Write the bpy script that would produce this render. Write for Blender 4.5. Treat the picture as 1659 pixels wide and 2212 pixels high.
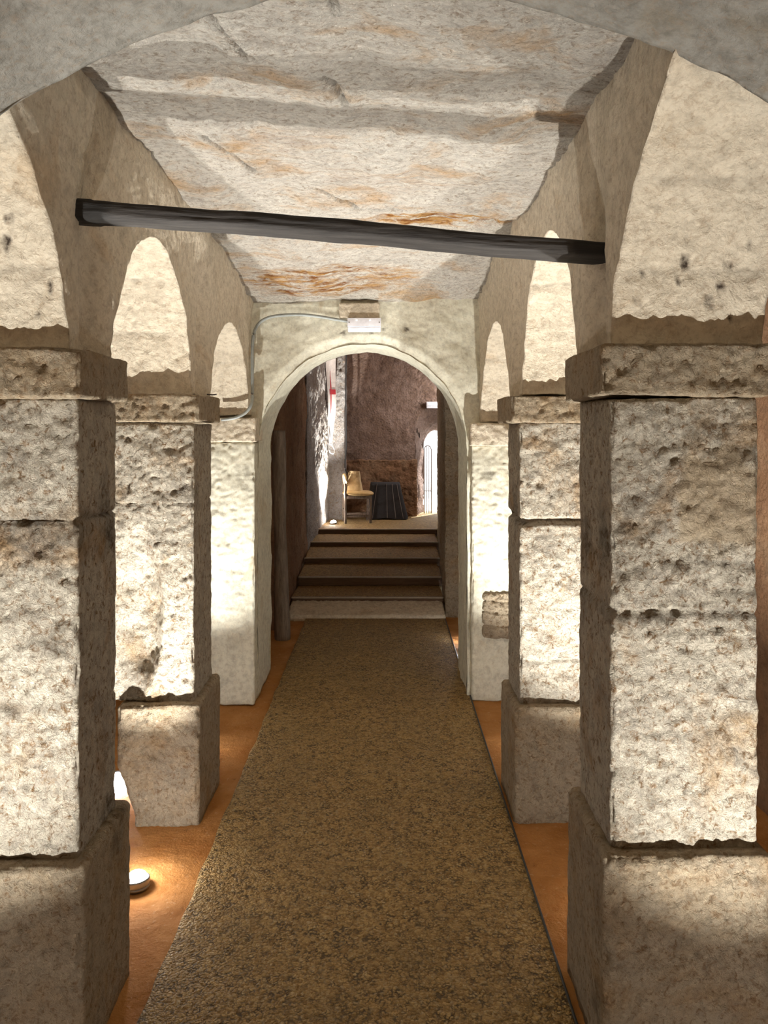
import bpy, bmesh, math, random
from mathutils import Vector, noise, Matrix
random.seed(7)
for o in list(bpy.data.objects): bpy.data.objects.remove(o)
S = bpy.context.scene
COL = S.collection
PI = math.pi

# ------------------------------------------------------------------ camera, world, exposure
F = 1650.0; VX, VY = 829.5, 930.0; CH = 1.8
cam = bpy.data.cameras.new('camera'); co = bpy.data.objects.new('camera', cam); COL.objects.link(co)
co.location = (0, 0, CH); co.rotation_euler = (PI/2, 0, 0)
cam.sensor_fit = 'VERTICAL'; cam.sensor_height = 36; cam.lens = F/2212*36
cam.shift_y = (VY-1106)/2212
cam.clip_start = .02
S.camera = co
def P(x, y, Y): return Vector(((x-VX)*Y/F, Y, CH-(y-VY)*Y/F))
S.view_settings.view_transform = 'Standard'; S.view_settings.look = 'None'
S.view_settings.gamma = 1; S.view_settings.use_curve_mapping = False
S.view_settings.exposure = 1.45
w = bpy.data.worlds.new('world'); S.world = w; w.use_nodes = True
w.node_tree.nodes['Background'].inputs[0].default_value = (.86, .92, 1, 1)
w.node_tree.nodes['Background'].inputs[1].default_value = 3.0

SPOT = (1, .97, .905)
def light(name, kind, loc, energy, col=(1, 1, 1), aim=None, **kw):
    l = bpy.data.lights.new(name, kind); l.energy = energy; l.color = col
    for k, v in kw.items(): setattr(l, k, v)
    o = bpy.data.objects.new(name, l); COL.objects.link(o); o.location = loc
    if aim is not None:
        o.rotation_euler = Vector(aim).to_track_quat('-Z', 'Y').to_euler()
    return o
# daylight outside the far door
light('sun', 'SUN', (3, 16, 5), 6, (1, .96, .9), (-.35, -.55, -.8), angle=.01)
# unseen area light added behind the camera as warm fill
light('fill_light', 'AREA', (-.1, -1.9, 1.9), 7, (1, .68, .36), (0, 1, -.12), shape='RECTANGLE', size=1.5, size_y=1.2)
# unseen area light brightening the upper room from its right side
light('room_fill', 'AREA', (1.35, 10.95, 2.4), 10, (1, .93, .88), (-1, .15, -.25), size=.6)

# ------------------------------------------------------------------ materials
def new_mat(name):
    m = bpy.data.materials.new(name); m.use_nodes = True
    nt = m.node_tree; b = nt.nodes['Principled BSDF']
    return m, nt, b
class N:
    def __init__(s, nt): s.nt = nt
    def n(s, t, **kw):
        x = s.nt.nodes.new(t)
        for k, v in kw.items():
            if hasattr(x, k): setattr(x, k, v)
            else: x.inputs[k].default_value = v
        return x
    def l(s, a, b): s.nt.links.new(a, b)
    def pos(s, scale=(1, 1, 1)):
        g = s.n('ShaderNodeNewGeometry'); m = s.n('ShaderNodeMapping'); m.inputs['Scale'].default_value = scale
        s.l(g.outputs['Position'], m.inputs['Vector']); return m.outputs[0]
    def noise(s, v, scale, detail=4, rough=.55, dist=0):
        x = s.n('ShaderNodeTexNoise'); x.inputs['Scale'].default_value = scale
        x.inputs['Detail'].default_value = detail; x.inputs['Roughness'].default_value = rough
        x.inputs['Distortion'].default_value = dist
        s.l(v, x.inputs['Vector']); return x.outputs['Fac']
    def voro(s, v, scale, feat='F1'):
        x = s.n('ShaderNodeTexVoronoi', feature=feat); x.inputs['Scale'].default_value = scale
        s.l(v, x.inputs['Vector']); return x
    def ramp(s, f, a, b, ca=0., cb=1.):
        x = s.n('ShaderNodeMapRange'); x.inputs['From Min'].default_value = a; x.inputs['From Max'].default_value = b
        x.inputs['To Min'].default_value = ca; x.inputs['To Max'].default_value = cb
        s.l(f, x.inputs['Value']); return x.outputs[0]
    def mix(s, f, a, b, mode='MIX'):
        x = s.n('ShaderNodeMix', data_type='RGBA', blend_type=mode)
        for i, v in ((0, f), (6, a), (7, b)):
            if isinstance(v, (int, float)): x.inputs[i].default_value = v
            elif isinstance(v, tuple): x.inputs[i].default_value = (*v, 1) if len(v) == 3 else v
            else: s.l(v, x.inputs[i])
        return x.outputs[2]
    def math(s, op, a, b=0.):
        x = s.n('ShaderNodeMath', operation=op)
        for i, v in ((0, a), (1, b)):
            if isinstance(v, (int, float)): x.inputs[i].default_value = v
            else: s.l(v, x.inputs[i])
        return x.outputs[0]
    def attr(s, name):
        x = s.n('ShaderNodeAttribute'); x.attribute_name = name; return x.outputs['Fac']
    def bump(s, h, strength, dist, prev=None):
        x = s.n('ShaderNodeBump'); x.inputs['Strength'].default_value = strength; x.inputs['Distance'].default_value = dist
        s.l(h, x.inputs['Height'])
        if prev is not None: s.l(prev, x.inputs['Normal'])
        return x.outputs[0]

def stone(name, base, warm, grey, warm_lo=.55, warm_hi=.75, rough=1., pits=1., scale=(1, 1, 1), rust=0., sm=False):
    m, nt, b = new_mat(name); n = N(nt)
    v = n.pos(); vs = n.pos(scale)
    big = n.noise(v, 2.3, 5, .6)
    c = n.mix(n.ramp(n.noise(vs, 3.1, 6, .65, .6), warm_lo, warm_hi), base, warm)
    c = n.mix(n.ramp(n.noise(vs, 4.7, 7, .7), .52, .72, 0, .75), c, grey)
    c = n.mix(n.ramp(n.noise(vs, 26, 6, .7), .45, .75, 0, .55), c, tuple(x*.62 for x in grey))
    c = n.mix(n.math('MULTIPLY', n.ramp(n.noise(vs, 44, 7, .75, .7), .51, .64), .85*pits), c, (.29, .18, .095))
    c = n.mix(n.ramp(n.noise(vs, 9, 7, .7, .5), .60, .72, 0, .55*pits), c, (.42, .27, .13))
    # small dark or rusty holes
    pit = n.ramp(n.noise(vs, 58, 5, .7), .63, .72)
    c = n.mix(n.math('MULTIPLY', pit, .75*pits), c, (.16, .09, .045))
    if rust:
        r = n.math('MULTIPLY', n.ramp(n.noise(n.pos((2.2, 9, 9)), 2.4, 9, .72, .5), .42, .66), n.attr('rust'))
        c = n.mix(r, c, n.mix(n.ramp(n.noise(n.pos((2, 12, 12)), 3, 6, .7), .45, .58), (.62, .36, .14), (.27, .10, .025)))
    st = n.attr('stain')
    c = n.mix(n.attr('tan'), c, n.mix(n.noise(v, 30, 5, .7), (.50, .37, .23), (.62, .52, .38)))
    c = n.mix(n.math('MULTIPLY', n.ramp(n.noise(v, 22, 6, .75), .28, .62), st), c, (.075, .058, .045))
    n.l(c, b.inputs['Base Color']); b.inputs['Roughness'].default_value = .95
    b.inputs['Specular IOR Level'].default_value = .12
    h1 = n.noise(vs, 16, 7, .62, .4)
    h2 = n.noise(vs, 62, 6, .7, .8)
    vo = n.voro(vs, 34); h3 = vo.outputs['Distance']
    k = .4 if sm else 1.
    bb = n.bump(h1, 1.*rough*k, .040)
    bb = n.bump(h3, .6*rough*k, .016, bb)
    bb = n.bump(h2, .85*rough*(.6 if sm else 1), .020, bb)
    bb = n.bump(pit, -.6*pits, .006, bb) if False else bb
    n.l(bb, b.inputs['Normal'])
    return m

M = {}
M['pillar'] = stone('rough_limestone', (.76, .69, .565), (.56, .36, .18), (.40, .345, .29), .54, .72, 1.3, 1.2)
M['pillar_warm'] = stone('worn_limestone', (.58, .48, .345), (.50, .32, .155), (.36, .30, .23), .50, .74, 1.15, 1.)
M['arch'] = stone('dressed_limestone', (.74, .66, .525), (.58, .42, .25), (.50, .43, .33), .58, .8, 1., .45, sm=True)
M['ceil'] = stone('ceiling_rock', (.84, .79, .70), (.70, .47, .26), (.50, .45, .39), .52, .70, 1.35, .75, (1, 1.5, 1.5), 1., sm=False)
M['plaster'] = stone('lime_plaster', (.70, .68, .56), (.52, .42, .27), (.46, .44, .37), .58, .78, .3, .3, sm=True)
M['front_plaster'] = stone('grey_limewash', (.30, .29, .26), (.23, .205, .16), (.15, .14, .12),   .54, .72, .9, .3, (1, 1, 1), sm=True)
M['redrock'] = stone('red_rock', (.33, .18, .10), (.40, .26, .16), (.14, .085, .055), .45, .7, 1., .6)
M['backwall'] = stone('purple_plaster', (.24, .165, .13), (.34, .25, .21), (.09, .06, .05), .45, .65, .8, .5)
M['whitewall'] = stone('whitewashed_rock', (.55, .52, .50), (.42, .35, .29), (.30, .26, .24), .5, .7, 1.4, 1.)

def mat_dirt():
    m, nt, b = new_mat('red_earth'); n = N(nt); v = n.pos()
    c = n.mix(n.ramp(n.noise(v, 5, 6, .65), .35, .7), (.34, .14, .035), (.46, .225, .075))
    c = n.mix(n.ramp(n.noise(v, 45, 5, .7), .6, .75, 0, .6), c, (.62, .44, .25))
    c = n.mix(n.ramp(n.noise(v, 30, 5, .7), .62, .72, 0, .7), c, (.13, .06, .025))
    n.l(c, b.inputs['Base Color']); b.inputs['Roughness'].default_value = .9
    b.inputs['Specular IOR Level'].default_value = .2
    bb = n.bump(n.noise(v, 14, 6, .6), .5, .03); bb = n.bump(n.noise(v, 90, 4, .6), .5, .006, bb)
    n.l(bb, b.inputs['Normal']); return m
M['dirt'] = mat_dirt()
def mat_gravel(name, k=1., sc=95):
    m, nt, b = new_mat(name); n = N(nt); v = n.pos()
    wv = n.n('ShaderNodeTexNoise'); wv.inputs['Scale'].default_value = sc*.45; wv.inputs['Detail'].default_value = 3; n.l(v, wv.inputs['Vector'])
    mm = n.n('ShaderNodeVectorMath', operation='MULTIPLY_ADD'); n.l(wv.outputs['Color'], mm.inputs[0]); mm.inputs[1].default_value = (.022, .022, .022); n.l(v, mm.inputs[2])
    vo = n.voro(mm.outputs[0], sc)
    sep = n.n('ShaderNodeSeparateColor'); n.l(vo.outputs['Color'], sep.inputs[0])
    c = n.mix(sep.outputs[0], tuple(x*k for x in (.34, .195, .05)), tuple(x*k for x in (.68, .46, .18)))
    c = n.mix(n.ramp(sep.outputs[1], .8, 1., 0, .6), c, tuple(x*k for x in (.72, .58, .34)))
    gap = n.ramp(vo.outputs['Distance'], .38, .68)
    c = n.mix(n.math('MULTIPLY', gap, n.ramp(n.noise(v, sc*.3, 3), .4, .6, .05, .9)), c, (.055, .032, .012))
    c = n.mix(n.ramp(n.noise(v, 3, 4), .45, .7, 0, .3), c, tuple(x*k for x in (.33, .22, .08)))
    n.l(c, b.inputs['Base Color']); b.inputs['Roughness'].default_value = .75
    bb = n.bump(n.ramp(vo.outputs['Distance'], 0, .8, 1, 0), .9, .010)
    bb = n.bump(n.noise(v, sc*.4, 4), .6, .012, bb)
    n.l(bb, b.inputs['Normal']); return m
M['gravel'] = mat_gravel('pebble_aggregate', .80, 105)
M['step'] = mat_gravel('compacted_step_gravel', .75, 110)
def mat_wood(name, a, c2, stretch, dark=(.01, .009, .008), char=False):
    m, nt, b = new_mat(name); n = N(nt); v = n.pos(stretch)
    c = n.mix(n.ramp(n.noise(v, 9, 8, .7, .3), .38, .68), a, c2)
    c = n.mix(n.ramp(n.noise(v, 30, 6, .7), .58, .7, 0, .8), c, dark)
    if char: c = n.mix(n.attr('stain'), c, (.006, .005, .004))
    n.l(c, b.inputs['Base Color']); b.inputs['Roughness'].default_value = .7
    bb = n.bump(n.noise(v, 14, 7, .7), .7, .012); n.l(bb, b.inputs['Normal']); return m
M['beam'] = mat_wood('charred_oak', (.014, .011, .010), (.062, .055, .05), (.35, 4, 4), char=True)
M['post'] = mat_wood('weathered_post_wood', (.15, .11, .08), (.31, .25, .195), (4, 4, .5))
M['chairwood'] = mat_wood('dark_chair_wood', (.10, .07, .05), (.22, .16, .12), (6, 6, 1))
M['edge'] = mat_wood('shaded_step_wood', (.10, .055, .03), (.17, .10, .055), (.5, 6, 6))  # riser boards; dark tone paints in the shadow below each nosing
def plain(name, c, rough=.6, metal=0., emit=None, es=0., bumpy=0):
    m, nt, b = new_mat(name); n = N(nt)
    v = n.pos(); cc = n.mix(n.ramp(n.noise(v, 30, 4), .3, .7), c, tuple(x*.8 for x in c))
    n.l(cc, b.inputs['Base Color']); b.inputs['Roughness'].default_value = rough; b.inputs['Metallic'].default_value = metal
    if emit: b.inputs['Emission Color'].default_value = (*emit, 1); b.inputs['Emission Strength'].default_value = es
    if bumpy: n.l(n.bump(n.noise(v, 60, 5), bumpy, .01), b.inputs['Normal'])
    return m
M['white_plastic'] = plain('white_plastic', (.80, .80, .86), .35)
M['conduit'] = plain('grey_conduit', (.34, .37, .36), .4)
M['black_rubber'] = plain('black_rubber', (.02, .02, .02), .5)
M['iron'] = plain('rusty_iron', (.05, .035, .03), .6, .6)
M['steel'] = plain('brushed_steel', (.35, .35, .36), .35, .9)
M['lens'] = plain('lamp_lens', (1, 1, 1), .3, 0, (1, .97, .93), 60)
M['vinyl'] = plain('tan_vinyl', (.66, .47, .22), .45)
M['bag'] = plain('tan_paper', (.58, .44, .25), .8, bumpy=.4)
M['darkcloth'] = plain('charcoal_cloth', (.035, .033, .036), .85, bumpy=.3)
M['piping'] = plain('pale_piping', (.24, .20, .18), .8)
M['banner'] = plain('white_banner_cloth', (.72, .66, .62), .8, bumpy=.2)
M['red'] = plain('red_cloth', (.42, .02, .03), .8)
M['gate'] = plain('white_painted_metal', (.55, .52, .52), .4)
M['outside'] = plain('pale_outdoor_paving', (.8, .78, .74), .9)

# ------------------------------------------------------------------ helpers
def obj(name, bm, mat, parent=None, smooth=True, loc=None):
    me = bpy.data.meshes.new(name)
    bmesh.ops.recalc_face_normals(bm, faces=bm.faces[:]) if bm is not None and not getattr(bm, 'skip', False) else None
    bm.to_mesh(me); bm.free()
    me.materials.append(mat)
    if smooth: me.polygons.foreach_set('use_smooth', [True]*len(me.polygons))
    o = bpy.data.objects.new(name, me); COL.objects.link(o)
    if parent:
        o.parent = parent; o.matrix_parent_inverse = Matrix.Translation(-Vector(parent.location)) if False else Matrix()
    return o
def shift(o, d):
    o.data.transform(Matrix.Translation(-Vector(d)))
def thing(name, label, cat, loc=(0, 0, 0), rz=0, group=None):
    o = bpy.data.objects.new(name, None); COL.objects.link(o); o.location = loc; o.rotation_euler = (0, 0, rz)
    o.empty_display_size = .1
    o['label'] = label; o['category'] = cat
    if group: o['group'] = group
    return o
def tag(o, label, cat, group=None):
    o['label'] = label; o['category'] = cat
    if group: o['group'] = group
    return o
def struct(o): o['kind'] = 'structure'; return o

def sdisp(p, amp=1., fine=1.):
    """rock relief"""
    a = noise.fractal(p*3.0, 1., 2.1, 3)*.010
    b = noise.fractal(p*14.+Vector((3, 7, 1)), .8, 2.1, 3)*.0042
    v = noise.noise(p*30.+Vector((9, 2, 4)))
    c = -.006*max(0, v-.30)*2.0
    r = 1-abs(noise.noise(p*17.+Vector((1, 8, 3))))*2
    e = noise.noise(p*41.)*.0018
    return amp*a+fine*(b+c-.0045*max(0, r-.35)+e-.0035*max(0, 1-abs(noise.noise(p*29.+Vector((4, 4, 1))))*3.2)*(noise.noise(p*6.)+.5))

def rough_box(b0, b1, res=.012, r=.014, disp=None, stain=None, extra=None):
    """closed box of rock with rounded edges and relief; disp(p, n) -> metres along n"""
    d = [b1[i]-b0[i] for i in range(3)]
    n = [max(2, int(round(d[i]/(res if not isinstance(res, tuple) else res[i])))) for i in range(3)]
    idx = {}; vs = []; fs = []; st = []
    def V(i, j, k):
        key = (i, j, k)
        if key in idx: return idx[key]
        p = Vector((b0[0]+d[0]*i/n[0], b0[1]+d[1]*j/n[1], b0[2]+d[2]*k/n[2]))
        q = Vector([min(max(p[t], b0[t]+r), b1[t]-r) for t in range(3)])
        e = p-q
        nn = e.normalized() if e.length > 1e-9 else Vector((0, 0, 1))
        pp = q+nn*r
        dd = disp(pp, nn) if disp else 0
        pn = pp+nn*dd
        if extra: pn = extra(pn, nn)
        idx[key] = len(vs); vs.append(pn); st.append(stain(pp) if stain else 0.)
        return idx[key]
    for k in (0, n[2]):
        for i in range(n[0]):
            for j in range(n[1]):
                f = (V(i, j, k), V(i+1, j, k), V(i+1, j+1, k), V(i, j+1, k)); fs.append(f if k else f[::-1])
    for j in (0, n[1]):
        for i in range(n[0]):
            for k in range(n[2]):
                f = (V(i, j, k), V(i+1, j, k), V(i+1, j, k+1), V(i, j, k+1)); fs.append(f[::-1] if j else f)
    for i in (0, n[0]):
        for j in range(n[1]):
            for k in range(n[2]):
                f = (V(i, j, k), V(i, j+1, k), V(i, j+1, k+1), V(i, j, k+1)); fs.append(f if i else f[::-1])
    return vs, fs, {'stain': st}
def pyobj(name, data, mat, parent=None, smooth=True):
    vs, fs, at = data
    off = Vector(parent.location) if parent else Vector()
    me = bpy.data.meshes.new(name); me.from_pydata([v-off for v in vs], [], fs); me.update()
    for k, a in at.items():
        A = me.attributes.new(k, 'FLOAT', 'POINT'); A.data.foreach_set('value', a)
    me.materials.append(mat)
    if smooth: me.polygons.foreach_set('use_smooth', [True]*len(me.polygons))
    o = bpy.data.objects.new(name, me); COL.objects.link(o)
    if parent: o.parent = parent
    return o

def grid(fn, us, vs_, attrs=None):
    """open grid surface fn(u,v)->Vector"""
    V = []; Fc = []; at = {'stain': [], 'rust': []}
    for u in us:
        for v in vs_:
            p = fn(u, v); V.append(p)
            s, r = attrs(p) if attrs else (0, 0)
            at['stain'].append(s); at['rust'].append(r)
    m = len(vs_)
    for i in range(len(us)-1):
        for j in range(m-1):
            Fc.append((i*m+j, (i+1)*m+j, (i+1)*m+j+1, i*m+j+1))
    return V, Fc, at
def lin(a, b, st):
    n = max(1, int(round(abs(b-a)/st))); return [a+(b-a)*i/n for i in range(n+1)]

def wall_with_arches(prof, top, t0, t1, to3, disp, tres=.02, zres=.014, stain=None):
    """prof: dense list of (u, zlow); to3(u, t, z)->Vector. t0 is the visible face, t1 the far one"""
    V = []; Fc = []; key = {}
    NZ = max(4, int((top-min(z for _, z in prof if z > 1 or True))/zres)); NZ = min(NZ, 90)
    ts = lin(t0, t1, tres)
    def vert(tag_, p3):
        k = (round(p3.x, 5), round(p3.y, 5), round(p3.z, 5))
        if k not in key: key[k] = len(V); V.append(p3)
        return key[k]
    # faces
    for t, fl in ((t0, False), (t1, True)):
        cols = []
        for (u, zl) in prof:
            cols.append([vert(t, to3(u, t, zl+(top-zl)*j/NZ)) for j in range(NZ+1)])
        for i in range(len(prof)-1):
            if abs(prof[i+1][0]-prof[i][0]) < 1e-6: continue
            for j in range(NZ):
                f = (cols[i][j], cols[i+1][j], cols[i+1][j+1], cols[i][j+1])
                Fc.append(f[::-1] if fl else f)
    rows = [[vert(0, to3(u, t, zl)) for t in ts] for (u, zl) in prof]
    for i in range(len(prof)-1):
        for j in range(len(ts)-1):
            Fc.append((rows[i][j], rows[i][j+1], rows[i+1][j+1], rows[i+1][j]))
    me = bpy.data.meshes.new('tmp'); me.from_pydata(V, [], Fc); me.update()
    bm = bmesh.new(); bm.from_mesh(me); bmesh.ops.recalc_face_normals(bm, faces=bm.faces[:]); bm.normal_update()
    nn = [v.normal.copy() for v in bm.verts]
    Fc = [[v.index for v in f.verts] for f in bm.faces]
    bm.free(); bpy.data.meshes.remove(me)
    st = [stain(p) if stain else 0 for p in V]
    V2 = [p+disp(p, nn[i]) for i, p in enumerate(V)]
    return V2, Fc, {'stain': st}

def tube(path, r, seg=10, closed=False, caps=True, rfn=None):
    bm = bmesh.new(); rings = []
    n = len(path)
    up = Vector((0, 0, 1))
    for i, p in enumerate(path):
        p = Vector(p)
        a = Vector(path[(i-1) % n] if (closed or i > 0) else path[0]); b = Vector(path[(i+1) % n] if (closed or i < n-1) else path[-1])
        t = (b-a).normalized()
        ref = up if abs(t.dot(up)) < .95 else Vector((0, 1, 0))
        s = t.cross(ref).normalized(); q = s.cross(t)
        rr = rfn(i/(n-1)) if rfn else r
        rings.append([bm.verts.new(p+(s*math.cos(2*PI*k/seg)+q*math.sin(2*PI*k/seg))*rr) for k in range(seg)])
    for i in range(n if closed else n-1):
        A = rings[i]; B = rings[(i+1) % n]
        for k in range(seg): bm.faces.new((A[k], A[(k+1) % seg], B[(k+1) % seg], B[k]))
    if caps and not closed:
        bm.faces.new(rings[0]); bm.faces.new(rings[-1][::-1])
    return bm
def lathe(prof, seg=28, c=(0, 0, 0)):
    bm = bmesh.new(); rings = []
    for r, z in prof:
        rings.append([bm.verts.new((c[0]+max(r, 1e-4)*math.cos(2*PI*k/seg), c[1]+max(r, 1e-4)*math.sin(2*PI*k/seg), c[2]+z)) for k in range(seg)])
    for A, B in zip(rings, rings[1:]):
        for k in range(seg): bm.faces.new((A[k], A[(k+1) % seg], B[(k+1) % seg], B[k]))
    bm.faces.new(rings[0][::-1]); bm.faces.new(rings[-1])
    return bm
def bev_box(x0, x1, y0, y1, z0, z1, bev=.004, seg=2, bm=None, fn=None):
    own = bm is None
    b = bmesh.new(); bmesh.ops.create_cube(b, size=1)
    for v in b.verts: v.co = Vector(((x0+x1)/2+v.co.x*(x1-x0), (y0+y1)/2+v.co.y*(y1-y0), (z0+z1)/2+v.co.z*(z1-z0)))
    if bev: bmesh.ops.bevel(b, geom=b.edges[:], offset=bev, segments=seg, affect='EDGES', profile=.6)
    if fn:
        for v in b.verts: v.co = fn(v.co.copy())
    if own: return b
    me = bpy.data.meshes.new('t'); b.to_mesh(me); b.free(); bm.from_mesh(me); bpy.data.meshes.remove(me); return bm
def spline(pts, n=8):
    pts = [Vector(p) for p in pts]; out = []
    for i in range(len(pts)-1):
        p0 = pts[max(i-1, 0)]; p1 = pts[i]; p2 = pts[i+1]; p3 = pts[min(i+2, len(pts)-1)]
        for k in range(n):
            t = k/n
            out.append(.5*((2*p1)+(-p0+p2)*t+(2*p0-5*p1+4*p2-p3)*t*t+(-p0+3*p1-3*p2+p3)*t**3))
    out.append(pts[-1]); return out

# ------------------------------------------------------------------ setting
XL, XR = -.89, .645         # nave faces of the two arcades
LB, RB = -1.33, 1.08        # aisle faces
def floor_fn(x, y):
    z = noise.fractal(Vector((x*2.2, y*2.2, .3)), 1, 2, 4)*.012-.010
    return Vector((x, y, z))
o = pyobj('floor', grid(floor_fn, lin(-2.3, 2.1, .04), lin(-2.1, 7.9, .04)), M['dirt']); struct(o)

def ss(a, b, x):
    t = min(1, max(0, (x-a)/(b-a))); return t*t*(3-2*t)
def seg_d(p, a, b):
    a = Vector(a); b = Vector(b); t = max(0, min(1, (p-a).dot(b-a)/(b-a).length_squared)); return (p-(a+(b-a)*t)).length
CR = [[(-.50, 1.55), (-.46, 1.80), (-.445, 1.93), (-.41, 2.03), (-.37, 2.10)],
      [(-.21, 1.55), (-.16, 1.72), (-.13, 1.80), (-.12, 1.93)],
      [(-.17, 2.20), (-.14, 2.26), (-.12, 2.36)],
      [(-.62, 2.62), (-.56, 2.80), (-.50, 2.92)],
      [(-.30, 3.15), (-.19, 3.3), (-.1, 3.42), (.1, 3.45)]]
def crack(x, y):
    p = Vector((x, y)); w_ = noise.noise(Vector((x*9, y*9, 0)))*.02
    d = 9
    for c in CR:
        for a, b in zip(c, c[1:]): d = min(d, seg_d(p, a, b)+abs(w_)*.4)
    return d
def ledge(x, y):
    """broken horizontal layers in the ceiling rock"""
    e = noise.noise(Vector((x*2.0, 1.7, 0)))*.16+noise.noise(Vector((x*9, 4.7, 0)))*.05
    h = 0
    h += .05*ss(3.50+e*.7, 3.56+e*.7, y)*ss(-.25, .0, x)*(1-ss(3.62, 3.9, y))   # recess over the ochre patch
    e2 = noise.noise(Vector((x*3.0, 8.7, 0)))*.14+noise.noise(Vector((x*12, 3.7, 0)))*.05
    for k, yy in enumerate((4.55, 4.78, 4.95)):
        h += .020*ss(yy+e2, yy+.02+e2, y)-.026*ss(yy+.02, yy+.2, y)
    return h
def ceil_fn(x, y):
    p = Vector((x, y, 2.8))
    base = 2.81+.03*math.sin(y*1.3+x)
    base -= .13*ss(4.1, 5.2, y)
    slab = .02*noise.cell(Vector((x*.7, y*.9+.3, 0)))
    z = base+noise.fractal(p*2.6, 1, 2.1, 4)*.030+noise.fractal(Vector((x*7, y*14, 0)), .9, 2.1, 4)*.005+noise.fractal(p*11, .9, 2.1, 4)*.006
    z += ledge(x, y)
    c = crack(x, y)
    if c < .014: z += .03*(1-c/.014)
    v = noise.noise(Vector((x*18, y*30, 2)))
    z += .010*max(0, v-.25)*2
    return Vector((x, y, z))
def ceil_at(p):
    c = crack(p.x, p.y)
    st = .8*(1-ss(.002, .014, c))
    r = .07
    # ochre ledge, rusty layered patches
    ex = ((p.x-.28)/.40)**2+((p.y-3.62)/.14)**2; r = max(r, 2.6*(1-ss(.5, 1.3, ex)))
    ex = ((p.x+.35)/.62)**2+((p.y-4.72)/.28)**2; r = max(r, 1.5*(1-ss(.4, 1.3, ex)))
    ex = ((p.x-.05)/.35)**2+((p.y-3.05)/.20)**2; r = max(r, .38*(1-ss(.2, 1.3, ex)))
    ex = ((p.x+.32)/.30)**2+((p.y-2.75)/.25)**2; r = max(r, .35*(1-ss(.2, 1.3, ex)))
    return st, r
o = pyobj('ceiling', grid(ceil_fn, lin(-.99, .75, .009), lin(1.5, 5.22, .009), ceil_at), M['ceil']); struct(o)
# flat remainder of the vault over the photographer and over the aisles
def slab(name, x0, x1, y0, y1, z0, z1, mat, st=.06, d=.015):
    o = pyobj(name, rough_box((x0, y0, z0), (x1, y1, z1), st, .01, lambda p, n: noise.fractal(p*3, 1, 2, 3)*d), mat); return struct(o)
slab('ceiling', -1.0, .78, -2.15, 1.52, 2.84, 2.95, M['ceil'])
slab('ceiling', -2.4, -1.0, -2.15, 8.0, 2.72, 2.86, M['ceil'])
slab('ceiling', .74, 2.2, -2.15, 8.0, 2.72, 2.86, M['ceil'])
slab('wall_aisle_left', -2.5, -2.28, -2.15, 8.0, -.05, 2.8, M['redrock'])
slab('wall_aisle_right', 1.80, 2.05, -2.15, 8.0, -.05, 2.8, M['redrock'])
slab('wall_rear', -2.4, 2.1, -2.3, -2.1, -.05, 2.95, M['redrock'])

# arcades: a wall carried by arches between the pillars
ARC_L = [(.50, 2.165, .67), (2.50, 3.545, .55), (3.92, 5.04, .49)]
ARC_R = [(.50, 2.175, .67), (2.55, 3.565, .58), (3.92, 5.10, .52)]
def arcade_prof(zs_list, ARC):
    pr = []
    def solid(a, b, z): pr.extend([(u, z) for u in lin(a, b, .02)])
    solid(-.6, ARC[0][0], zs_list[0])
    for k, (a, b, rise) in enumerate(ARC):
        c = (a+b)/2; r = (b-a)/2; n = 110; z0 = zs_list[k]; z1 = zs_list[k+1]
        for i in range(1, n):
            th = PI*(1-i/n); s = z0+(z1-z0)*i/n
            pr.append((c+r*math.cos(th), s+rise*abs(math.sin(th))**1.22))
        nb = ARC[k+1][0] if k+1 < len(ARC) else 5.75
        solid(b, nb, z1)
    return pr
HOLES = {1: [(.919, 2.158, .014), (.83, 2.26, .013), (.95, 2.25, .010), (.94, 2.20, .008), (.81, 2.21, .007), (.99, 2.31, .007), (.71, 2.17, .009), (.72, 2.24, .006), (.98, 2.12, .007), (.76, 2.29, .006)],
         -1: [(-1.02, 2.31, .012), (-.93, 2.20, .009), (-.99, 2.36, .010), (-.97, 2.12, .006)]}
def arcade_stain(sgn, xs):
    def f(p):
        if abs(p.x) < abs(xs)+.002: return 0
        s_ = 0
        for zj in (2.24, 2.44):
            j = abs(p.z-zj+noise.noise(Vector((p.x*4, p.y*4, zj)))*.012)
            s_ = max(s_, .4*(1-ss(.0, .008, j)))
        for (hx, hz, hr) in (HOLES[sgn] if p.y < 2.4 else ()):
            if math.hypot(p.x-hx, (p.z-hz)*.7) < hr: s_ = 1.3
        return s_
    return f
def arcade_disp(sgn, nave_x):
    cs = [2.35, 3.74]
    def f(p, n):
        q = p.copy()
        nav = abs(p.x-nave_x) < 1e-4
        d = sdisp(q, .9, .55 if nav else .8)
        # masonry joints on the soffit, roughly level
        if not nav and abs(n.z) < .98:
            for zj in (2.24, 2.44):
                j = abs(p.z-zj+noise.noise(Vector((p.x*4, p.y*4, zj)))*.012)
                if j < .009: d -= .009*(1-j/.009)
            for (hx, hz, hr) in (HOLES[sgn] if p.y < 2.4 else ()):
                e = math.hypot(p.x-hx, (p.z-hz)*.7)
                if e < hr: d -= .014*(1-e/hr)
        v = n*d
        if nav:
            e = 0
            for c in cs:
                dy = abs(p.y-c+(p.z-2.05)*.02)
                e += .045*(1-ss(.0, .13, dy))*(1-ss(2.35, 2.72, p.z))
            v += Vector((sgn*e, 0, 0))
            # wall leans in towards the vault
            v += Vector((-sgn*.035*ss(2.45, 2.8, p.z)*(.6+noise.noise(p*2)), 0, 0))
        w_ = noise.noise_vector(p*11)*.005
        return v+w_
    return f
oa = pyobj('wall_left', wall_with_arches(arcade_prof([2.03, 2.03, 1.965, 1.90], ARC_L), 2.86, XL, LB,
    lambda u, t, z: Vector((t, u, z)), arcade_disp(-1, XL), .012, .014, arcade_stain(-1, XL)), M['arch']); struct(oa)
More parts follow.
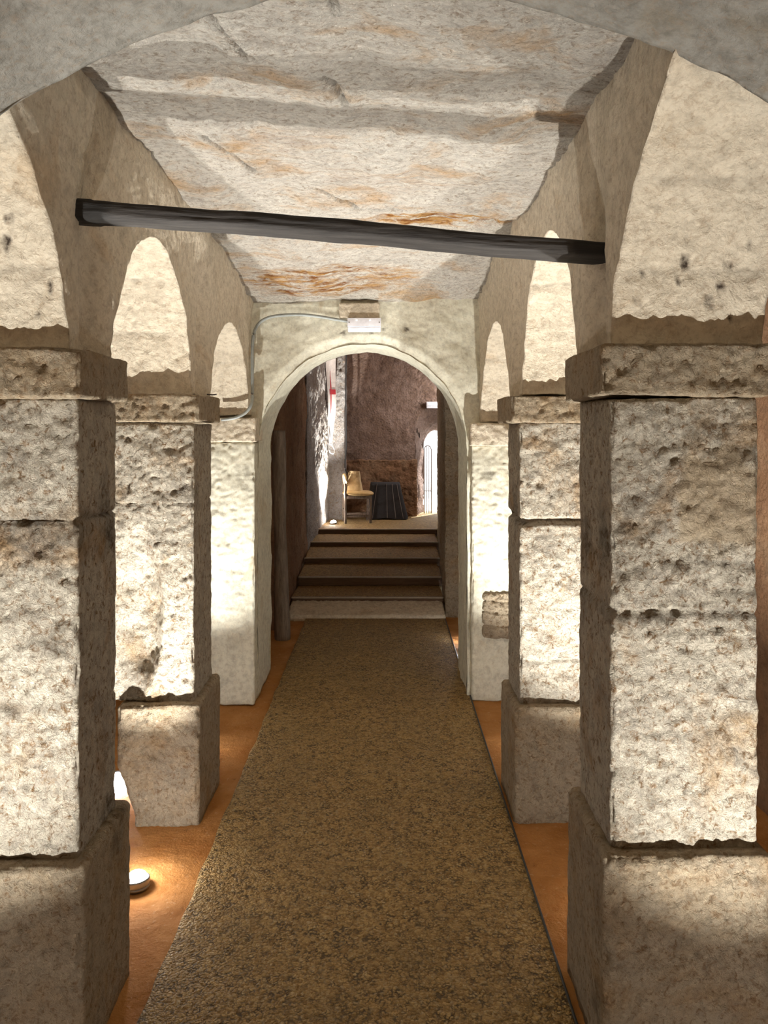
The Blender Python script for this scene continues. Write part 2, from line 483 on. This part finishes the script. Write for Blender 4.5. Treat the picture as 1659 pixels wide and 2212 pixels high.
oa = pyobj('wall_right', wall_with_arches(arcade_prof([2.04, 2.04, 1.965, 1.86], ARC_R), 2.86, XR, RB,
    lambda u, t, z: Vector((t, u, z)), arcade_disp(1, XR), .012, .014, arcade_stain(1, XR)), M['arch']); struct(oa)

# end wall of the nave with its round plastered arch
def end_prof():
    cx, r, zs, rise = -.145, .705, 1.66, .725
    pr = [(u, 0) for u in lin(-1.0, cx-r, .02)]
    pr += [(cx-r, z) for z in lin(0, zs, .02)[1:]]
    n = 110
    pr += [(cx+r*math.cos(PI*(1-i/n)), zs+rise*math.sin(PI*i/n)) for i in range(1, n)]
    pr += [(cx+r, z) for z in lin(zs, 0, .02)]
    pr += [(u, 0) for u in lin(cx+r, .80, .02)[1:]]
    return pr
def end_stain(p):
    for (hx, hz, hr) in ((-.008, 2.478, .012), (.155, 2.484, .016), (-.268, 2.455, .018), (-.09, 2.455, .012)):
        if p.y < 5.2 and math.hypot(p.x-hx-.0, p.z-hz) < hr: return 1.
    return 0
def end_disp(p, n):
    d = noise.fractal(p*3.5, 1, 2.1, 4)*.014+noise.fractal(p*16, 1, 2, 3)*.003
    v = n*d+noise.noise_vector(p*6)*.006
    # soft rolled rim round the arch
    if abs(p.y-5.14) < .001:
        r = math.hypot(p.x+.145, (p.z-1.66)*.97)
        if p.z > 1.5: v += Vector((0, .030*(1-ss(.70, .77, r)), 0))
    return v
struct(pyobj('wall_end', wall_with_arches(end_prof(), 2.84, 5.14, 5.75, lambda u, t, z: Vector((u, t, z)), end_disp, .02, .011, end_stain), M['plaster']))
# stone let into the wall above the emergency light
struct(pyobj('trim_1', rough_box((-.30, 5.085, 2.545), (-.03, 5.2, 2.655), .01, .012, lambda p, n: sdisp(p, .6, .7)), M['arch']))

# ------------------------------------------------------------------ pillars
def joint_stain(joints, blot):
    def f(p):
        s = 0
        for zj, ww, k in joints:
            d = abs(p.z-zj+noise.noise(Vector((p.x*5, p.y*5, zj*3)))*.03)
            s = max(s, k*(1-ss(.0, ww, d))*(.55+.9*noise.noise(Vector((p.x*6, p.y*6, p.z*3+zj)))))
        for (x, y, z, r, k) in blot:
            d = math.sqrt((p.x-x)**2+(p.y-y)**2+((p.z-z)*.8)**2)+noise.noise(p*14)*.04
            s = max(s, k*(1-ss(r*.4, r, d)))
        return max(0, min(1, s))
    return f
def pdisp(joints, amp=1., hollow=None):
    def f(p, n):
        k = .35+.75*max(0, -n.y)
        d = sdisp(p, amp*k*1.1, k*1.5)
        for zj, ww, dep in joints:
            z = zj+noise.noise(Vector((p.x*4, p.y*4, zj)))*.014
            j = abs(p.z-z)
            if j < ww: d -= dep*(1-j/ww)
        # chipped corners
        if n.length and max(abs(n.x), abs(n.y)) < .93:
            d -= .018*max(0, noise.noise(Vector((p.x*3, p.y*3, p.z*11)))+.05)
        if hollow and n.y < -.3:
            (hx, hz, rx, rz, dep) = hollow
            e = ((p.x-hx)/rx)**2+((p.z-hz)/rz)**2
            e += noise.noise(p*9)*.25
            if e < 1: d -= dep*(1-e)
        return d
    return f
def pillar(label, side, x0, x1, y0, y1, zp, zc0, zc1, po, co_, joints=(), sj=(), blot=(), hollow=None, mats=None, taper=None, py0=None, py1=None, cy0=None, cy1=None, group=None):
    """x0..x1, y0..y1 = shaft; po / co_ = (x0,x1,y0,y1) of plinth and capital"""
    ms = mats or (M['pillar_warm'], M['pillar'], M['pillar_warm'])
    t = thing('stone_pillar', label, 'pillar', ((x0+x1)/2, (y0+y1)/2, 0))
    if po:
        pyobj('plinth', rough_box((po[0], po[2], -.03), (po[1], po[3], zp), .011, .022,
              pdisp(((.0, .001, 0),), 1.1), joint_stain((), [b for b in blot if b[2] < zp]), taper), ms[0], t)
    pyobj('shaft', rough_box((x0, y0, zp-.01), (x1, y1, zc0+.005), .010, .013, pdisp(joints, 1., hollow), joint_stain(sj, blot)), ms[1], t)
    def lip(p, n):   # capital: lower edge runs out to a thin drip
        return p
    pyobj('capital', rough_box((co_[0], co_[2], zc0), (co_[1], co_[3], zc1), .010, .012, pdisp((), .8)), ms[2], t)
    def chf(p, n):
        return Vector((p.x, p.y, p.z))
    return t

# left row
pillar('nearest left limestone pillar, cut off by the left edge', -1, LB, -.88, 2.195, 2.515, .57, 1.89, 2.035,
       (-1.42, -.845, 2.155, 2.56), (-1.38, -.85, 2.13, 2.55),
       joints=((1.54, .010, .012), (.95, .006, .004)), sj=((1.49, .10, 1.1), (1.55, .03, 1.)),
       blot=[(-.95, 2.235, 1.20, .09, .7), (-1.08, 2.235, .98, .05, .8), (-1.10, 2.23, 1.88, .06, .6), (-.88, 2.45, .56, .10, .8), (-.90, 2.40, 1.60, .09, .6)])
def l2taper(p, n):
    p = p.copy(); p.x += min(.08, max(0, .26-p.z)*.34)*(1-ss(-1.2, -.95, p.x))
    return p
pillar('second left limestone pillar, hollowed out at its lower left', -1, -1.30, -.88, 3.53, 3.91, .55, 1.835, 1.970,
       (-1.225, -.845, 3.49, 3.95), (-1.34, -.85, 3.50, 3.97),
       joints=((1.46, .007, .008),), sj=((1.45, .03, .5), (1.30, .09, .35)), blot=[(-.95, 3.6, 1.50, .10, .8), (-.99, 3.6, 1.44, .09, .5)],
       hollow=(-1.15, .95, .13, .42, .12), taper=l2taper)
pillar('third left pillar, smooth grey plaster against the end arch', -1, -1.28, -.852, 5.03, 5.68, .0, 1.72, 1.885,
       None, (-1.30, -.840, 5.00, 5.30), joints=(), sj=((1.70, .06, .4),), blot=[(-.95, 5.03, .75, .16, .35), (-.90, 5.03, 1.45, .12, .4)],
       mats=(M['plaster'], M['plaster'], M['arch']))
# right row
pillar('nearest right limestone pillar, whole front in view, on a tall plinth', 1, .645, 1.065, 2.17, 2.53, .615, 1.893, 2.045,
       (.612, 1.09, 2.13, 2.57), (.608, 1.085, 2.13, 2.58),
       joints=((1.43, .008, .006), (1.285, .010, .010)), sj=((1.275, .035, .8), (1.42, .02, .5)),
       blot=[(.70, 2.245, 1.48, .13, .7), (.72, 2.245, 1.30, .06, 1.), (1.02, 2.245, 1.36, .09, .5), (1.06, 2.245, 1.2, .09, .5), (.66, 2.45, 1.45, .10, .6), (.62, 2.2, .15, .07, .5)])
pillar('second right limestone pillar, split by a deep horizontal joint', 1, .632, 1.06, 3.555, 3.90, .53, 1.835, 1.970,
       (.60, 1.10, 3.51, 3.94), (.59, 1.10, 3.525, 3.99),
       joints=((1.375, .022, .035), (.73, .008, .010)), sj=(), blot=[(.64, 3.7, 1.42, .12, .5), (.68, 3.61, 1.56, .06, .8), (1.0, 3.61, .98, .12, .6)])
pillar('third right pillar, pale plaster with a broken patch of bare stone', 1, .585, 1.0, 5.10, 5.70, .0, 1.695, 1.85,
       None, (.572, 1.02, 5.05, 5.30), joints=(), sj=((1.60, .05, .45),), blot=[(.70, 5.1, 1.5, .06, .6)],
       mats=(M['plaster'], M['plaster'], M['arch']))
for ob in bpy.data.objects:      # smooth tan repair patch on the nearest right shaft
    if ob.name == 'shaft' or ob.name.startswith('shaft.'):
        par = ob.parent.location
        if par.x > .5 and par.y < 3:
            vals = []
            for v_ in ob.data.vertices:
                q = v_.co+par; e = math.hypot((q.x-.96)/.15, (q.z-1.60)/.16)+noise.noise(q*13)*.35+noise.noise(q*40)*.1
                vals.append(.85*(1-ss(.85, 1.0, e)) if v_.co.y < -.1 else 0)
            A_ = ob.data.attributes.new('tan', 'FLOAT', 'POINT'); A_.data.foreach_set('value', vals)
# bare masonry patch in the third right pillar's plaster
def patch_disp(p, n):
    d = sdisp(p, 1.5, 2.0)
    for zj in (.50, .58, .66): 
        j = abs(p.z-zj+noise.noise(p*7)*.02)
        if j < .012: d -= .016*(1-j/.012)
    return d
struct(pyobj('trim_2', rough_box((.655, 5.075, .42), (.86, 5.2, .72), .008, .03, patch_disp, lambda p: .3*max(0, noise.noise(p*20))), M['pillar_warm']))

# ------------------------------------------------------------------ near transverse arch
def front_arch():
    cx, zc, r = .02, 1.325, 1.455
    pr = []
    n = 150
    for i in range(n+1):
        u = -1.40+2.84*i/n
        pr.append((u, zc+math.sqrt(max(.05, r*r-(u-cx)**2))))
    def dsp(p, nn):
        return nn*(noise.fractal(p*3, 1, 2.1, 4)*.016+noise.fractal(p*14, 1, 2, 3)*.004)+noise.noise_vector(p*5)*.006
    return wall_with_arches(pr, 3.0, 1.70, .95, lambda u, t, z: Vector((u, t, z)), dsp, .015)
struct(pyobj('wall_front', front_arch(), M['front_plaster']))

# ------------------------------------------------------------------ walkway
def mat_fn(x, y):
    return Vector((x, y, .018+noise.fractal(Vector((x*4, y*4, 0)), 1, 2, 3)*.002))
V, Fc, at = grid(mat_fn, lin(-.74, .575, .02), lin(.5, 7.24, .02))
bm = bmesh.new(); vv = [bm.verts.new(p+Vector((noise.noise(Vector((p.x*9, p.y*7, 2)))*.01 if abs(p.x+.74) < .001 else 0, 0, 0))) for p in V]
for f in Fc: bm.faces.new([vv[i] for i in f])
bd = [e for e in bm.edges if e.is_boundary]
ex = bmesh.ops.extrude_edge_only(bm, edges=bd)
for v in ex['geom']:
    if isinstance(v, bmesh.types.BMVert): v.co.z = -.03
o = obj('gravel_walkway', bm, M['gravel'])
tag(o, 'long strip of pale pebble aggregate running down the middle of the earth floor', 'walkway')
bm = bev_box(.575, .583, .5, 7.24, -.03, .021, .001, 1)
o = obj('edging_strip', bm, M['black_rubber'], o)

# ------------------------------------------------------------------ stairs
ST = [(7.24, .05), (7.56, .15), (8.15, .24), (8.82, .33), (9.45, .42), (10.07, .50)]
t = thing('stairs', 'broad shallow flight of gravel steps with shade-dark risers behind the far arch', 'stairs', (-.15, 8.6, 0))
ZB = [.115, .145, .266, .368, .439]
M['nosing'] = plain('lit_stair_nosing', (.40, .34, .26), .7)  # pale tone paints in the light the step edges catch
for i, (y, z) in enumerate(ST):
    xr = .585+(y-7.4)*.043*(y > 7.4)
    if i < 5:
        y1 = ST[i+1][0]; sl = (ZB[i]-z)/(y1-y)
        def tilt(p, n, z=z, y=y, sl=sl):
            return Vector((p.x, p.y, p.z+sl*(p.y-y))) if p.z > z-.035 else p
        pyobj('step', rough_box((-.918, y+.018 if i else y, -.02), (xr, y1+.02, z), .02 if i else .012, .006 if i else .02,
              lambda p, n: sdisp(p, .4, .5) if i else sdisp(p, 1., 1.2), None, tilt), M['step'] if i else M['arch'], t)
    if i:
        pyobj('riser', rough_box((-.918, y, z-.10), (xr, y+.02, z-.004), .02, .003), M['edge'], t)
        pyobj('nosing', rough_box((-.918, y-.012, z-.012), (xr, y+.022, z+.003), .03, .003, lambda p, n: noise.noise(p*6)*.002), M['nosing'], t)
# landing
struct(pyobj('floor', rough_box((-1.3, 10.09, .30), (1.9, 12.4, .50), .03, .004, lambda p, n: sdisp(p, .3, .3)), M['gravel']))
# walls of the stair passage
def rw(name, a, b, mat, res=.02, amp=1.6, ex=None, r=.02):
    return struct(pyobj(name, rough_box(a, b, res, r, lambda p, n: sdisp(p, amp, 1.4), None, ex), mat))
rw('wall_stair_left', (-1.35, 6.9, -.03), (-.935, 9.25, 3.4), M['redrock'], .03, 2.5)
rw('wall_upper_left', (-1.35, 9.2, -.02), (-.80, 11.15, 3.4), M['whitewall'], .016, 2.2, lambda p, n: Vector((p.x-(11.15-p.y)*.062*(p.x > -1), p.y, p.z)))
rw('wall_pier', (-1.2, 11.15, .4), (-.57, 11.8, 3.4), M['whitewall'], .02, 1.5)
def diverge(p, n):
    p = p.copy()
    if p.x < .75: p.x += (p.y-7.4)*.043
    return p
rw('wall_stair_right', (.588, 7.40, -.03), (.86, 10.12, 3.4), M['pillar_warm'], .018, 1.6, diverge)
slab('wall_link_right', .84, 2.1, 7.9, 8.1, -.05, 3.4, M['redrock'])
slab('wall_link_left', -2.4, -1.2, 7.9, 8.1, -.05, 3.4, M['redrock'])
slab('wall_link_upper', -1.35, .9, 5.74, 5.86, 2.60, 3.5, M['redrock'])
slab('ceiling', -1.4, 2.2, 5.76, 12.2, 3.32, 3.45, M['redrock'])
slab('wall_side_right', 1.75, 1.9, 10.0, 12.2, .3, 3.4, M['backwall'])
slab('wall_upper_right', .84, 1.9, 10.0, 10.12, .3, 3.4, M['redrock'])
slab('wall_link_floor', .84, 2.1, 7.8, 10.1, -.1, -.02, M['dirt'])

# back wall with an arched, splayed doorway
def back_wall():
    cx, r, zs, rise = .82, .345, 1.86, .30
    pr = [(u, .45) for u in lin(-1.3, cx-r, .03)]
    pr += [(cx-r, z) for z in lin(.45, zs, .03)[1:]]
    n = 50
    pr += [(cx+r*math.cos(PI*(1-i/n)), zs+rise*math.sin(PI*i/n)) for i in range(1, n)]
    pr += [(cx+r, z) for z in lin(zs, .45, .03)]
    pr += [(u, .45) for u in lin(cx+r, 1.9, .03)[1:]]
    def dsp(p, nn): return nn*sdisp(p, 2.0, 1.8)+noise.noise_vector(p*5)*.010
    def to3(u, t, z):
        k = (t-11.6)/.65
        if abs(u-cx) < r+.001: u = cx+(u-cx)*(1-.46*k)
        return Vector((u, t, z-(.36*k if z >= 1.86 and z < 2.3 and abs(u-cx) < r+.01 else 0)))
    return wall_with_arches(pr, 3.4, 11.6, 12.25, to3, dsp, .04, .03)
bwv = back_wall()
struct(pyobj('wall_back', bwv, M['backwall']))
# bare red rock dado along the foot of the back wall
struct(pyobj('trim_3', rough_box((-.58, 11.56, .45), (.50, 11.7, 1.36), .014, .02,
      lambda p, n: sdisp(p, 1.5, 2.)+.012*noise.noise(p*12), None, None), M['redrock']))
# outside the door
struct(pyobj('floor_outside', rough_box((-2, 12.2, .35), (4, 17, .47), .5, .01), M['outside']))
struct(pyobj('wall_outside', rough_box((-2, 16.8, .3), (5, 17, 3.2), .5, .01), M['outside']))

# ------------------------------------------------------------------ timber beam
A = P(150, 452, 2.24)+Vector((-.045, .03, .002)); B = P(1306, 540, 2.33)+Vector((.03, .03, -.002))
def beam():
    L = (B-A).length; ax = (B-A).normalized(); up = Vector((0, 0, 1)); up = (up-ax*up.dot(ax)).normalized(); fw = ax.cross(up)
    n = 170; m = 40; vs = []; fs = []; st = []
    for i in range(n+1):
        s = i/n
        c = A+(B-A)*s+up*(.006*math.sin(s*5)+.004*noise.noise(Vector((s*6, 0, 0))))
        hw = .074; hh = .027-.003*s+.003*noise.noise(Vector((s*9, 5, 0)))
        if s < .07: hh += .003
        tw = -.10+.08*s
        for j in range(m):
            a = 2*PI*j/m
            cx_, sy = math.cos(a), math.sin(a)
            k = 1/max(abs(cx_)**5+abs(sy)**5, 1e-6)**(1/5)
            x = cx_*k*hw; y = sy*k*hh
            x, y = x*math.cos(tw)-y*math.sin(tw), x*math.sin(tw)+y*math.cos(tw)
            p = c+fw*x+up*y
            g = noise.fractal(Vector((s*5, math.cos(a)*3, math.sin(a)*3)), 1, 2, 4)*.0035+noise.noise(Vector((s*30, cx_*4, sy*4)))*.0015
            p += (fw*x+up*y).normalized()*g
            vs.append(p)
            e = max(1-ss(.085, .125, s+.02*noise.noise(p*20)), ss(.915, .925, s+.012*noise.noise(p*20)))
            st.append(.9*e)
    for i in range(n):
        for j in range(m):
            fs.append((i*m+j, i*m+(j+1) % m, (i+1)*m+(j+1) % m, (i+1)*m+j))
    fs.append(tuple(range(m))[::-1]); fs.append(tuple(n*m+j for j in range(m)))
    return vs, fs, {'stain': st}
tag(pyobj('timber_beam', beam(), M['beam']), 'blackened squared timber wedged across the nave between the two nearest pillars', 'beam')

# wooden post beside the stairs
pt = spline([P(603, 930, 6.62), P(603, 1050, 6.62), P(605, 1150, 6.62), P(608, 1280, 6.62), P(611, 1386, 6.62)], 14)
bm = tube(pt, .06, 20, rfn=lambda s: .052+.014*s+.004*math.sin(s*9))
for v in bm.verts:
    v.co += Vector((v.co.x+.89, v.co.y-6.62, 0)).normalized()*(noise.noise(Vector((v.co.x*20, v.co.y*20, v.co.z*3)))*.008)
tag(obj('wooden_post', bm, M['post']), 'weathered upright wooden post standing left of the stairs', 'post')

# ------------------------------------------------------------------ floor spotlights
def spotlamp(x, y, z, aim, power, label, cone=94, blend=1., lit=True, rad=.042, glow=.0, head=None):
    t = thing('floor_spotlight', label, 'spotlight', (x, y, z), group=None)
    d = Vector(aim).normalized(); q = d.to_track_quat('Z', 'Y').to_matrix().to_4x4()
    H = .05
    bm = lathe([(rad*.7, 0), (rad*1.05, .01), (rad*1.15, .03), (rad*1.2, .045), (rad*1.2, .052), (rad*1.02, .052), (rad*1.0, .046)], 28)
    bm.transform(Matrix.Translation((0, 0, -H*.5)) @ q); obj('housing', bm, M['steel'], t)
    bm = lathe([(rad*.98, .044), (rad*.96, .056), (rad*.82, .068), (rad*.5, .077), (rad*.15, .080)], 28)
    bm.transform(Matrix.Translation((0, 0, -H*.5)) @ q); obj('lens', bm, M['lens'], t)
    bm = lathe([(rad*1.1, -.004), (rad*1.1, .006), (rad*.5, .010), (rad*.35, .022)], 24); obj('base', bm, M['steel'], t)
    L = light('spot', 'SPOT', (0, 0, 0), power, SPOT, aim, spot_size=math.radians(cone), spot_blend=blend, shadow_soft_size=.012)
    L.parent = t; L.location = Vector((0, 0, -H*.5))+d*.088
    if glow:
        g = light('spill', 'POINT', (0, 0, 0), glow, (1, .97, .95), shadow_soft_size=.02); g.parent = t; g.location = Vector((0, 0, -H*.5))+d*.13
    return t
spotlamp(-1.10, 1.38, 0, (-.10, .36, 1), 118, 'small floor spotlight before the nearest left pillar')
spotlamp(.92, 1.40, 0, (.10, .38, 1), 85, 'small floor spotlight before the nearest right pillar')
spotlamp(-.975, 3.02, 0, (-.10, .13, 1), 140, 'glaring small floor spotlight behind the nearest left pillar', glow=1.5)
spotlamp(.87, 2.80, 0, (.10, .30, 1), 150, 'small floor spotlight before the second right pillar')
spotlamp(-1.04, 4.22, 0, (-.10, .34, 1), 85, 'small floor spotlight before the third left pillar')
spotlamp(.85, 4.28, 0, (.10, .34, 1), 100, 'small floor spotlight before the third right pillar')
spotlamp(.715, 6.56, 0, (-.15, -.15, 1), 26, 'small lit floor spotlight right of the walkway, before the stairs', glow=.12)
spotlamp(-1.36, 3.90, 0, (.3, -1.3, 1), 8, 'spotlight just showing left of the second left plinth', rad=.06)
spotlamp(-.70, 10.62, .50, (-.10, -.10, 1), 420, 'spotlight at the foot of the whitewashed wall above the stairs', cone=84, glow=.2)

# ------------------------------------------------------------------ emergency light and conduit
def emergency(c0, c1, Y, label, cabled=True):
    a = P(c0[0], c0[1], Y); b = P(c1[0], c1[1], Y)
    t = thing('emergency_light', label, 'light fixture', ((a.x+b.x)/2, Y, b.z))
    w2 = (b.x-a.x)/2; h = a.z-b.z
    def slope(p):
        if p.y < 0: p.z = p.z if p.z > h*.5 else p.z+.012
        return p
    obj('housing', bev_box(-w2, w2, -.035, .03, h*.35, h, .004, 2), M['white_plastic'], t)
    obj('diffuser', bev_box(-w2*.99, w2*.99, -.028, .03, 0, h*.36, .008, 3, fn=lambda p: Vector((p.x, p.y*(.6 if p.z < h*.1 else 1), p.z))), M['white_plastic'], t)
    for s in (-1, 1):
        bm = lathe([(.004, 0), (.004, .003), (.002, .004)], 12); bm.transform(Matrix.Translation((s*w2*.9, -.035, h*.65)) @ Matrix.Rotation(PI/2, 4, 'X')); obj('screw', bm, M['steel'], t)
    for s in (-.45, .35):
        bm = lathe([(.0035, 0), (.0035, .002), (.002, .004)], 12); bm.transform(Matrix.Translation((s*w2, -.035, h*.82)) @ Matrix.Rotation(PI/2, 4, 'X')); obj('indicator', bm, M['indicator'], t)
    return t
M['indicator'] = plain('indicator_lamp', (1, .95, .8), .3, 0, (1, .9, .7), 3)
emergency((751, 688), (823, 717), 5.085, 'white box emergency light screwed above the round plastered arch')
emergency((921, 868), (952, 882), 11.55, 'small white emergency light above the bright far doorway')
Yc = 5.095
pts = [P(752, 694, Yc), P(725, 690, Yc), P(690, 684, Yc), P(650, 680, Yc), P(610, 681, Yc), P(580, 686, Yc), P(560, 698, Yc), P(549, 718, Yc-.03), P(545, 750, Yc-.05), P(545, 800, Yc-.06), P(545, 850, Yc-.07), P(543, 872, 4.98), P(532, 890, 4.97), P(510, 902, 4.97), P(478, 907, 4.97)]
tag(obj('cable_conduit', tube(spline(pts, 8), .0105, 10), M['conduit']), 'grey cable conduit curving from the emergency light down the arch corner', 'conduit')
pb = [P(748, 760, 11.1), P(747, 860, 11.1), P(748, 960, 11.1), P(745, 1005, 11.1), P(750, 1021, 11.1), P(762, 1024, 11.3)]
tag(obj('power_cable', tube(spline(pb, 8), .009, 8), M['black_rubber']), 'thin black cable running down the far wall behind the chair', 'cable')
# iron nail at the second left capital
bm = tube([P(448, 852, 3.72), P(458, 853, 3.68), P(467, 852, 3.64)], .0035, 8)
tag(obj('iron_nail', bm, M['iron']), 'rusty nail sticking out over the second left capital', 'nail')

# ------------------------------------------------------------------ chair, bag, table
cp = P(772, 1126, 10.85); cp.z = .50
t = thing('padded_chair', 'low wooden chair with tan padded seat, side on', 'chair', cp, math.radians(8))
W = .185
def leg(x, y, z1, lean=0.): return bev_box(x-.016, x+.016, y-.016, y+.016, 0, z1, .004, 2, fn=lambda p: Vector((p.x+lean*(p.z), p.y, p.z)))
for sy in (-1, 1):
    obj('leg', leg(-W, sy*.17, .62, 0), M['chairwood'], t)
    obj('leg', leg(W-.02, sy*.17, .385, .02), M['chairwood'], t)
    obj('stretcher', bev_box(-W, W-.02, sy*.17-.009, sy*.17+.009, .085, .115, .003), M['chairwood'], t)
obj('stretcher', bev_box(-W-.01, -W+.01, -.17, .17, .16, .19, .003), M['chairwood'], t)
obj('stretcher', bev_box(W-.03, W-.01, -.17, .17, .16, .19, .003), M['chairwood'], t)
obj('seat_frame', bev_box(-W, W, -.185, .185, .345, .385, .004), M['chairwood'], t)
bm = bmesh.new(); bmesh.ops.create_grid(bm, x_segments=2, y_segments=2, size=1); bm.free()
def padmesh(hx, hy, hz, seg=20, e=4.):
    bm = bmesh.new(); bmesh.ops.create_uvsphere(bm, u_segments=32, v_segments=16, radius=1)
    for v in bm.verts:
        n = v.co.normalized(); k = 1/((abs(n.x)**e+abs(n.y)**e+abs(n.z)**2.6)**(1/e))
        v.co = Vector((n.x*k*hx, n.y*k*hy, n.z*hz*min(k, 1.25)))
    return bm
bm = padmesh(.215, .20, .038); bm.transform(Matrix.Translation((.01, 0, .41))); obj('seat', bm, M['vinyl'], t, loc=None)
bm = padmesh(.022, .20, .085); bm.transform(Matrix.Translation((-W+.005, 0, .61)) @ Matrix.Rotation(-.1, 4, 'Y')); obj('backrest', bm, M['vinyl'], t)

bp = P(767, 1066, 10.85); bp.z = .50+.447
t = thing('paper_bag', 'crumpled tan paper bag standing on the chair seat', 'bag', bp, math.radians(-20))
bm = bmesh.new(); NB = 14
rows = []
for k in range(NB+1):
    s = k/NB; hw = .105-.012*s; hd = .055*(1-.72*s); rr = []
    for j in range(28):
        a = 2*PI*j/28; cx_, sy = math.cos(a), math.sin(a); kk = 1/max(abs(cx_), abs(sy)); kk = min(kk, 1.25)
        p = Vector((cx_*kk*hw, sy*kk*hd, s*.265*(1+.05*cx_)))
        p.y += .022*s*noise.noise(Vector((p.x*18, s*5, 1)))-.03*s*cx_
        p.x += -.02*s
        rr.append(bm.verts.new(p))
    rows.append(rr)
for a_, b_ in zip(rows, rows[1:]):
    for j in range(28): bm.faces.new((a_[j], a_[(j+1) % 28], b_[(j+1) % 28], b_[j]))
bm.faces.new(rows[0][::-1]); bm.faces.new(rows[-1])
o = obj('body', bm, M['bag'], t, smooth=False)
bm = bev_box(-.09, .07, -.018, .006, .245, .275, .003, 2, fn=lambda p: Vector((p.x, p.y-.03*(p.x/.1)*1., p.z+.006*math.sin(p.x*40)))); obj('folded_rim', bm, M['bag'], t)

tp = Vector(((832-VX)*11.32/F, 11.32, .50))
t = thing('draped_table', 'small low table hidden under a charcoal cloth beside the chair', 'table', tp)
for sx in (-1, 1):
    for sy in (-1, 1): obj('leg', bev_box(sx*.18-.015, sx*.18+.015, sy*.12-.015, sy*.12+.015, 0, .50, .003), M['chairwood'], t)
obj('table_top', bev_box(-.10, .20, -.15, .15, .50, .52, .004), M['chairwood'], t)
def cloth(h, wx, wy, flare, skirt=.0):
    bm = bmesh.new(); n = 120; R = []
    lv = [(-1, 0)] + [(k/14, 0) for k in range(15)]
    top = bm.verts.new((0, 0, h+.004))
    for li in range(16):
        rr = []
        s = max(0, (li-1)/14)
        for j in range(n):
            a = 2*PI*j/n; cx_, sy = math.cos(a), math.sin(a); k = min(1/max(abs(cx_), abs(sy)), 1.34)
            f = (.5 if li == 0 else 1)
            fold = 1+(.10*math.sin(a*13)+.06*math.sin(a*7+1))*s
            x = cx_*k*(wx*f+flare*s*(1.3 if cx_ > 0 else .8)*fold*(1 if li else 0)); y = sy*k*(wy*f+flare*.35*s*fold)
            z = h+.003-(h-.012+.01*math.sin(a*5))*s
            rr.append(bm.verts.new((x, y, z)))
        R.append(rr)
    for j in range(n): bm.faces.new((top, R[0][j], R[0][(j+1) % n]))
    for A_, B_ in zip(R, R[1:]):
        for j in range(n): bm.faces.new((A_[j], B_[j], B_[(j+1) % n], A_[(j+1) % n]))
    return bm
o = obj('tablecloth', cloth(.525, .215, .165, .085), M['darkcloth'])
o.location = tp; tag(o, 'charcoal tablecloth falling in folds over the small table', 'tablecloth')
for a in (-.12, .02, .10, .17):
    pp = [Vector((a*1.0, -.168, .522)), Vector((a*1.12, -.178, .40)), Vector((a*1.35, -.192, .2)), Vector((a*1.55, -.206, .02))]
    obj('piping', tube(spline(pp, 6), .0035, 6), M['piping'], o)

# ------------------------------------------------------------------ banner
bt = P(715, 760, 10.9)
t = thing('hanging_banner', 'long narrow white banner with a red cross, on the bright wall above the stairs', 'banner', (bt.x, bt.y, 0), math.radians(62))
ztop = bt.z; zbot = P(715, 962, 10.9).z
def ban(u, s):
    hw = .11*(1 if s < .72 else 1-.75*(s-.72)/.28)
    return Vector((u*hw, .018*math.sin(u*4+s*3)+.01*math.sin(s*9), ztop+(zbot-ztop)*s))
V, Fc, at = grid(ban, lin(-1, 1, .08), lin(0, 1, .02))
me = bpy.data.meshes.new('cloth'); me.from_pydata(V, [], Fc); me.materials.append(M['banner'])
oc = bpy.data.objects.new('cloth', me); COL.objects.link(oc); oc.parent = t
md = oc.modifiers.new('s', 'SOLIDIFY'); md.thickness = .004; md.offset = 0
def cross_strip(u0, u1, s0, s1, tp_=0.):
    V, Fc, at = grid(lambda u, s: ban(((u0+u1)/2+(u-(u0+u1)/2)*(1-tp_*abs((s-s0)/(s1-s0)-.35)*1.5)), s)+Vector((0, -.005, 0)), lin(u0, u1, .05), lin(s0, s1, .01))
    V2, F2, _ = grid(lambda u, s: ban(u, s)+Vector((0, .006, 0)), lin(u0, u1, .05), lin(s0, s1, .01))
    return V+V2, Fc+[tuple(i+len(V) for i in f) for f in F2], {}
pyobj_data = cross_strip(-.16, .24, .20, .66, .9)
for dat in (pyobj_data, cross_strip(-.75, .75, .40, .455)):
    me = bpy.data.meshes.new('red_cross'); me.from_pydata(dat[0], [], dat[1]); me.materials.append(M['red'])
    oc = bpy.data.objects.new('red_cross', me); COL.objects.link(oc); oc.parent = t
rc = [Vector((0, 0, zbot+.02)), Vector((.04, -.01, zbot-.03)), Vector((.06, -.02, zbot-.08)), Vector((.02, -.02, zbot-.12)), Vector((-.04, -.01, zbot-.10)), Vector((-.05, 0, zbot-.06))]
obj('cord', tube(spline(rc, 6), .006, 8), M['banner'], t)

# ------------------------------------------------------------------ gate in the doorway
gp = Vector(((924-VX)*12.0/F, 12.0, .50))
t = thing('metal_gate', 'tall narrow white metal gate standing open in the sunlit doorway', 'gate', gp, math.radians(0))
zt = P(0, 962, 12.0).z-.50
w2 = .055
path = [Vector((-w2, 0, 0)), Vector((-w2, 0, zt-.06)), Vector((-w2*.7, 0, zt-.02)), Vector((0, 0, zt)), Vector((w2*.7, 0, zt-.02)), Vector((w2, 0, zt-.06)), Vector((w2, 0, 0))]
obj('frame', tube(path, .010, 8), M['gate'], t)
for x in (-.018, .02): obj('bar', tube([Vector((x, 0, 0)), Vector((x, 0, zt-.02))], .006, 8), M['gate'], t)
obj('rail', tube([Vector((-w2, 0, .35)), Vector((w2, 0, .35))], .006, 8), M['gate'], t)
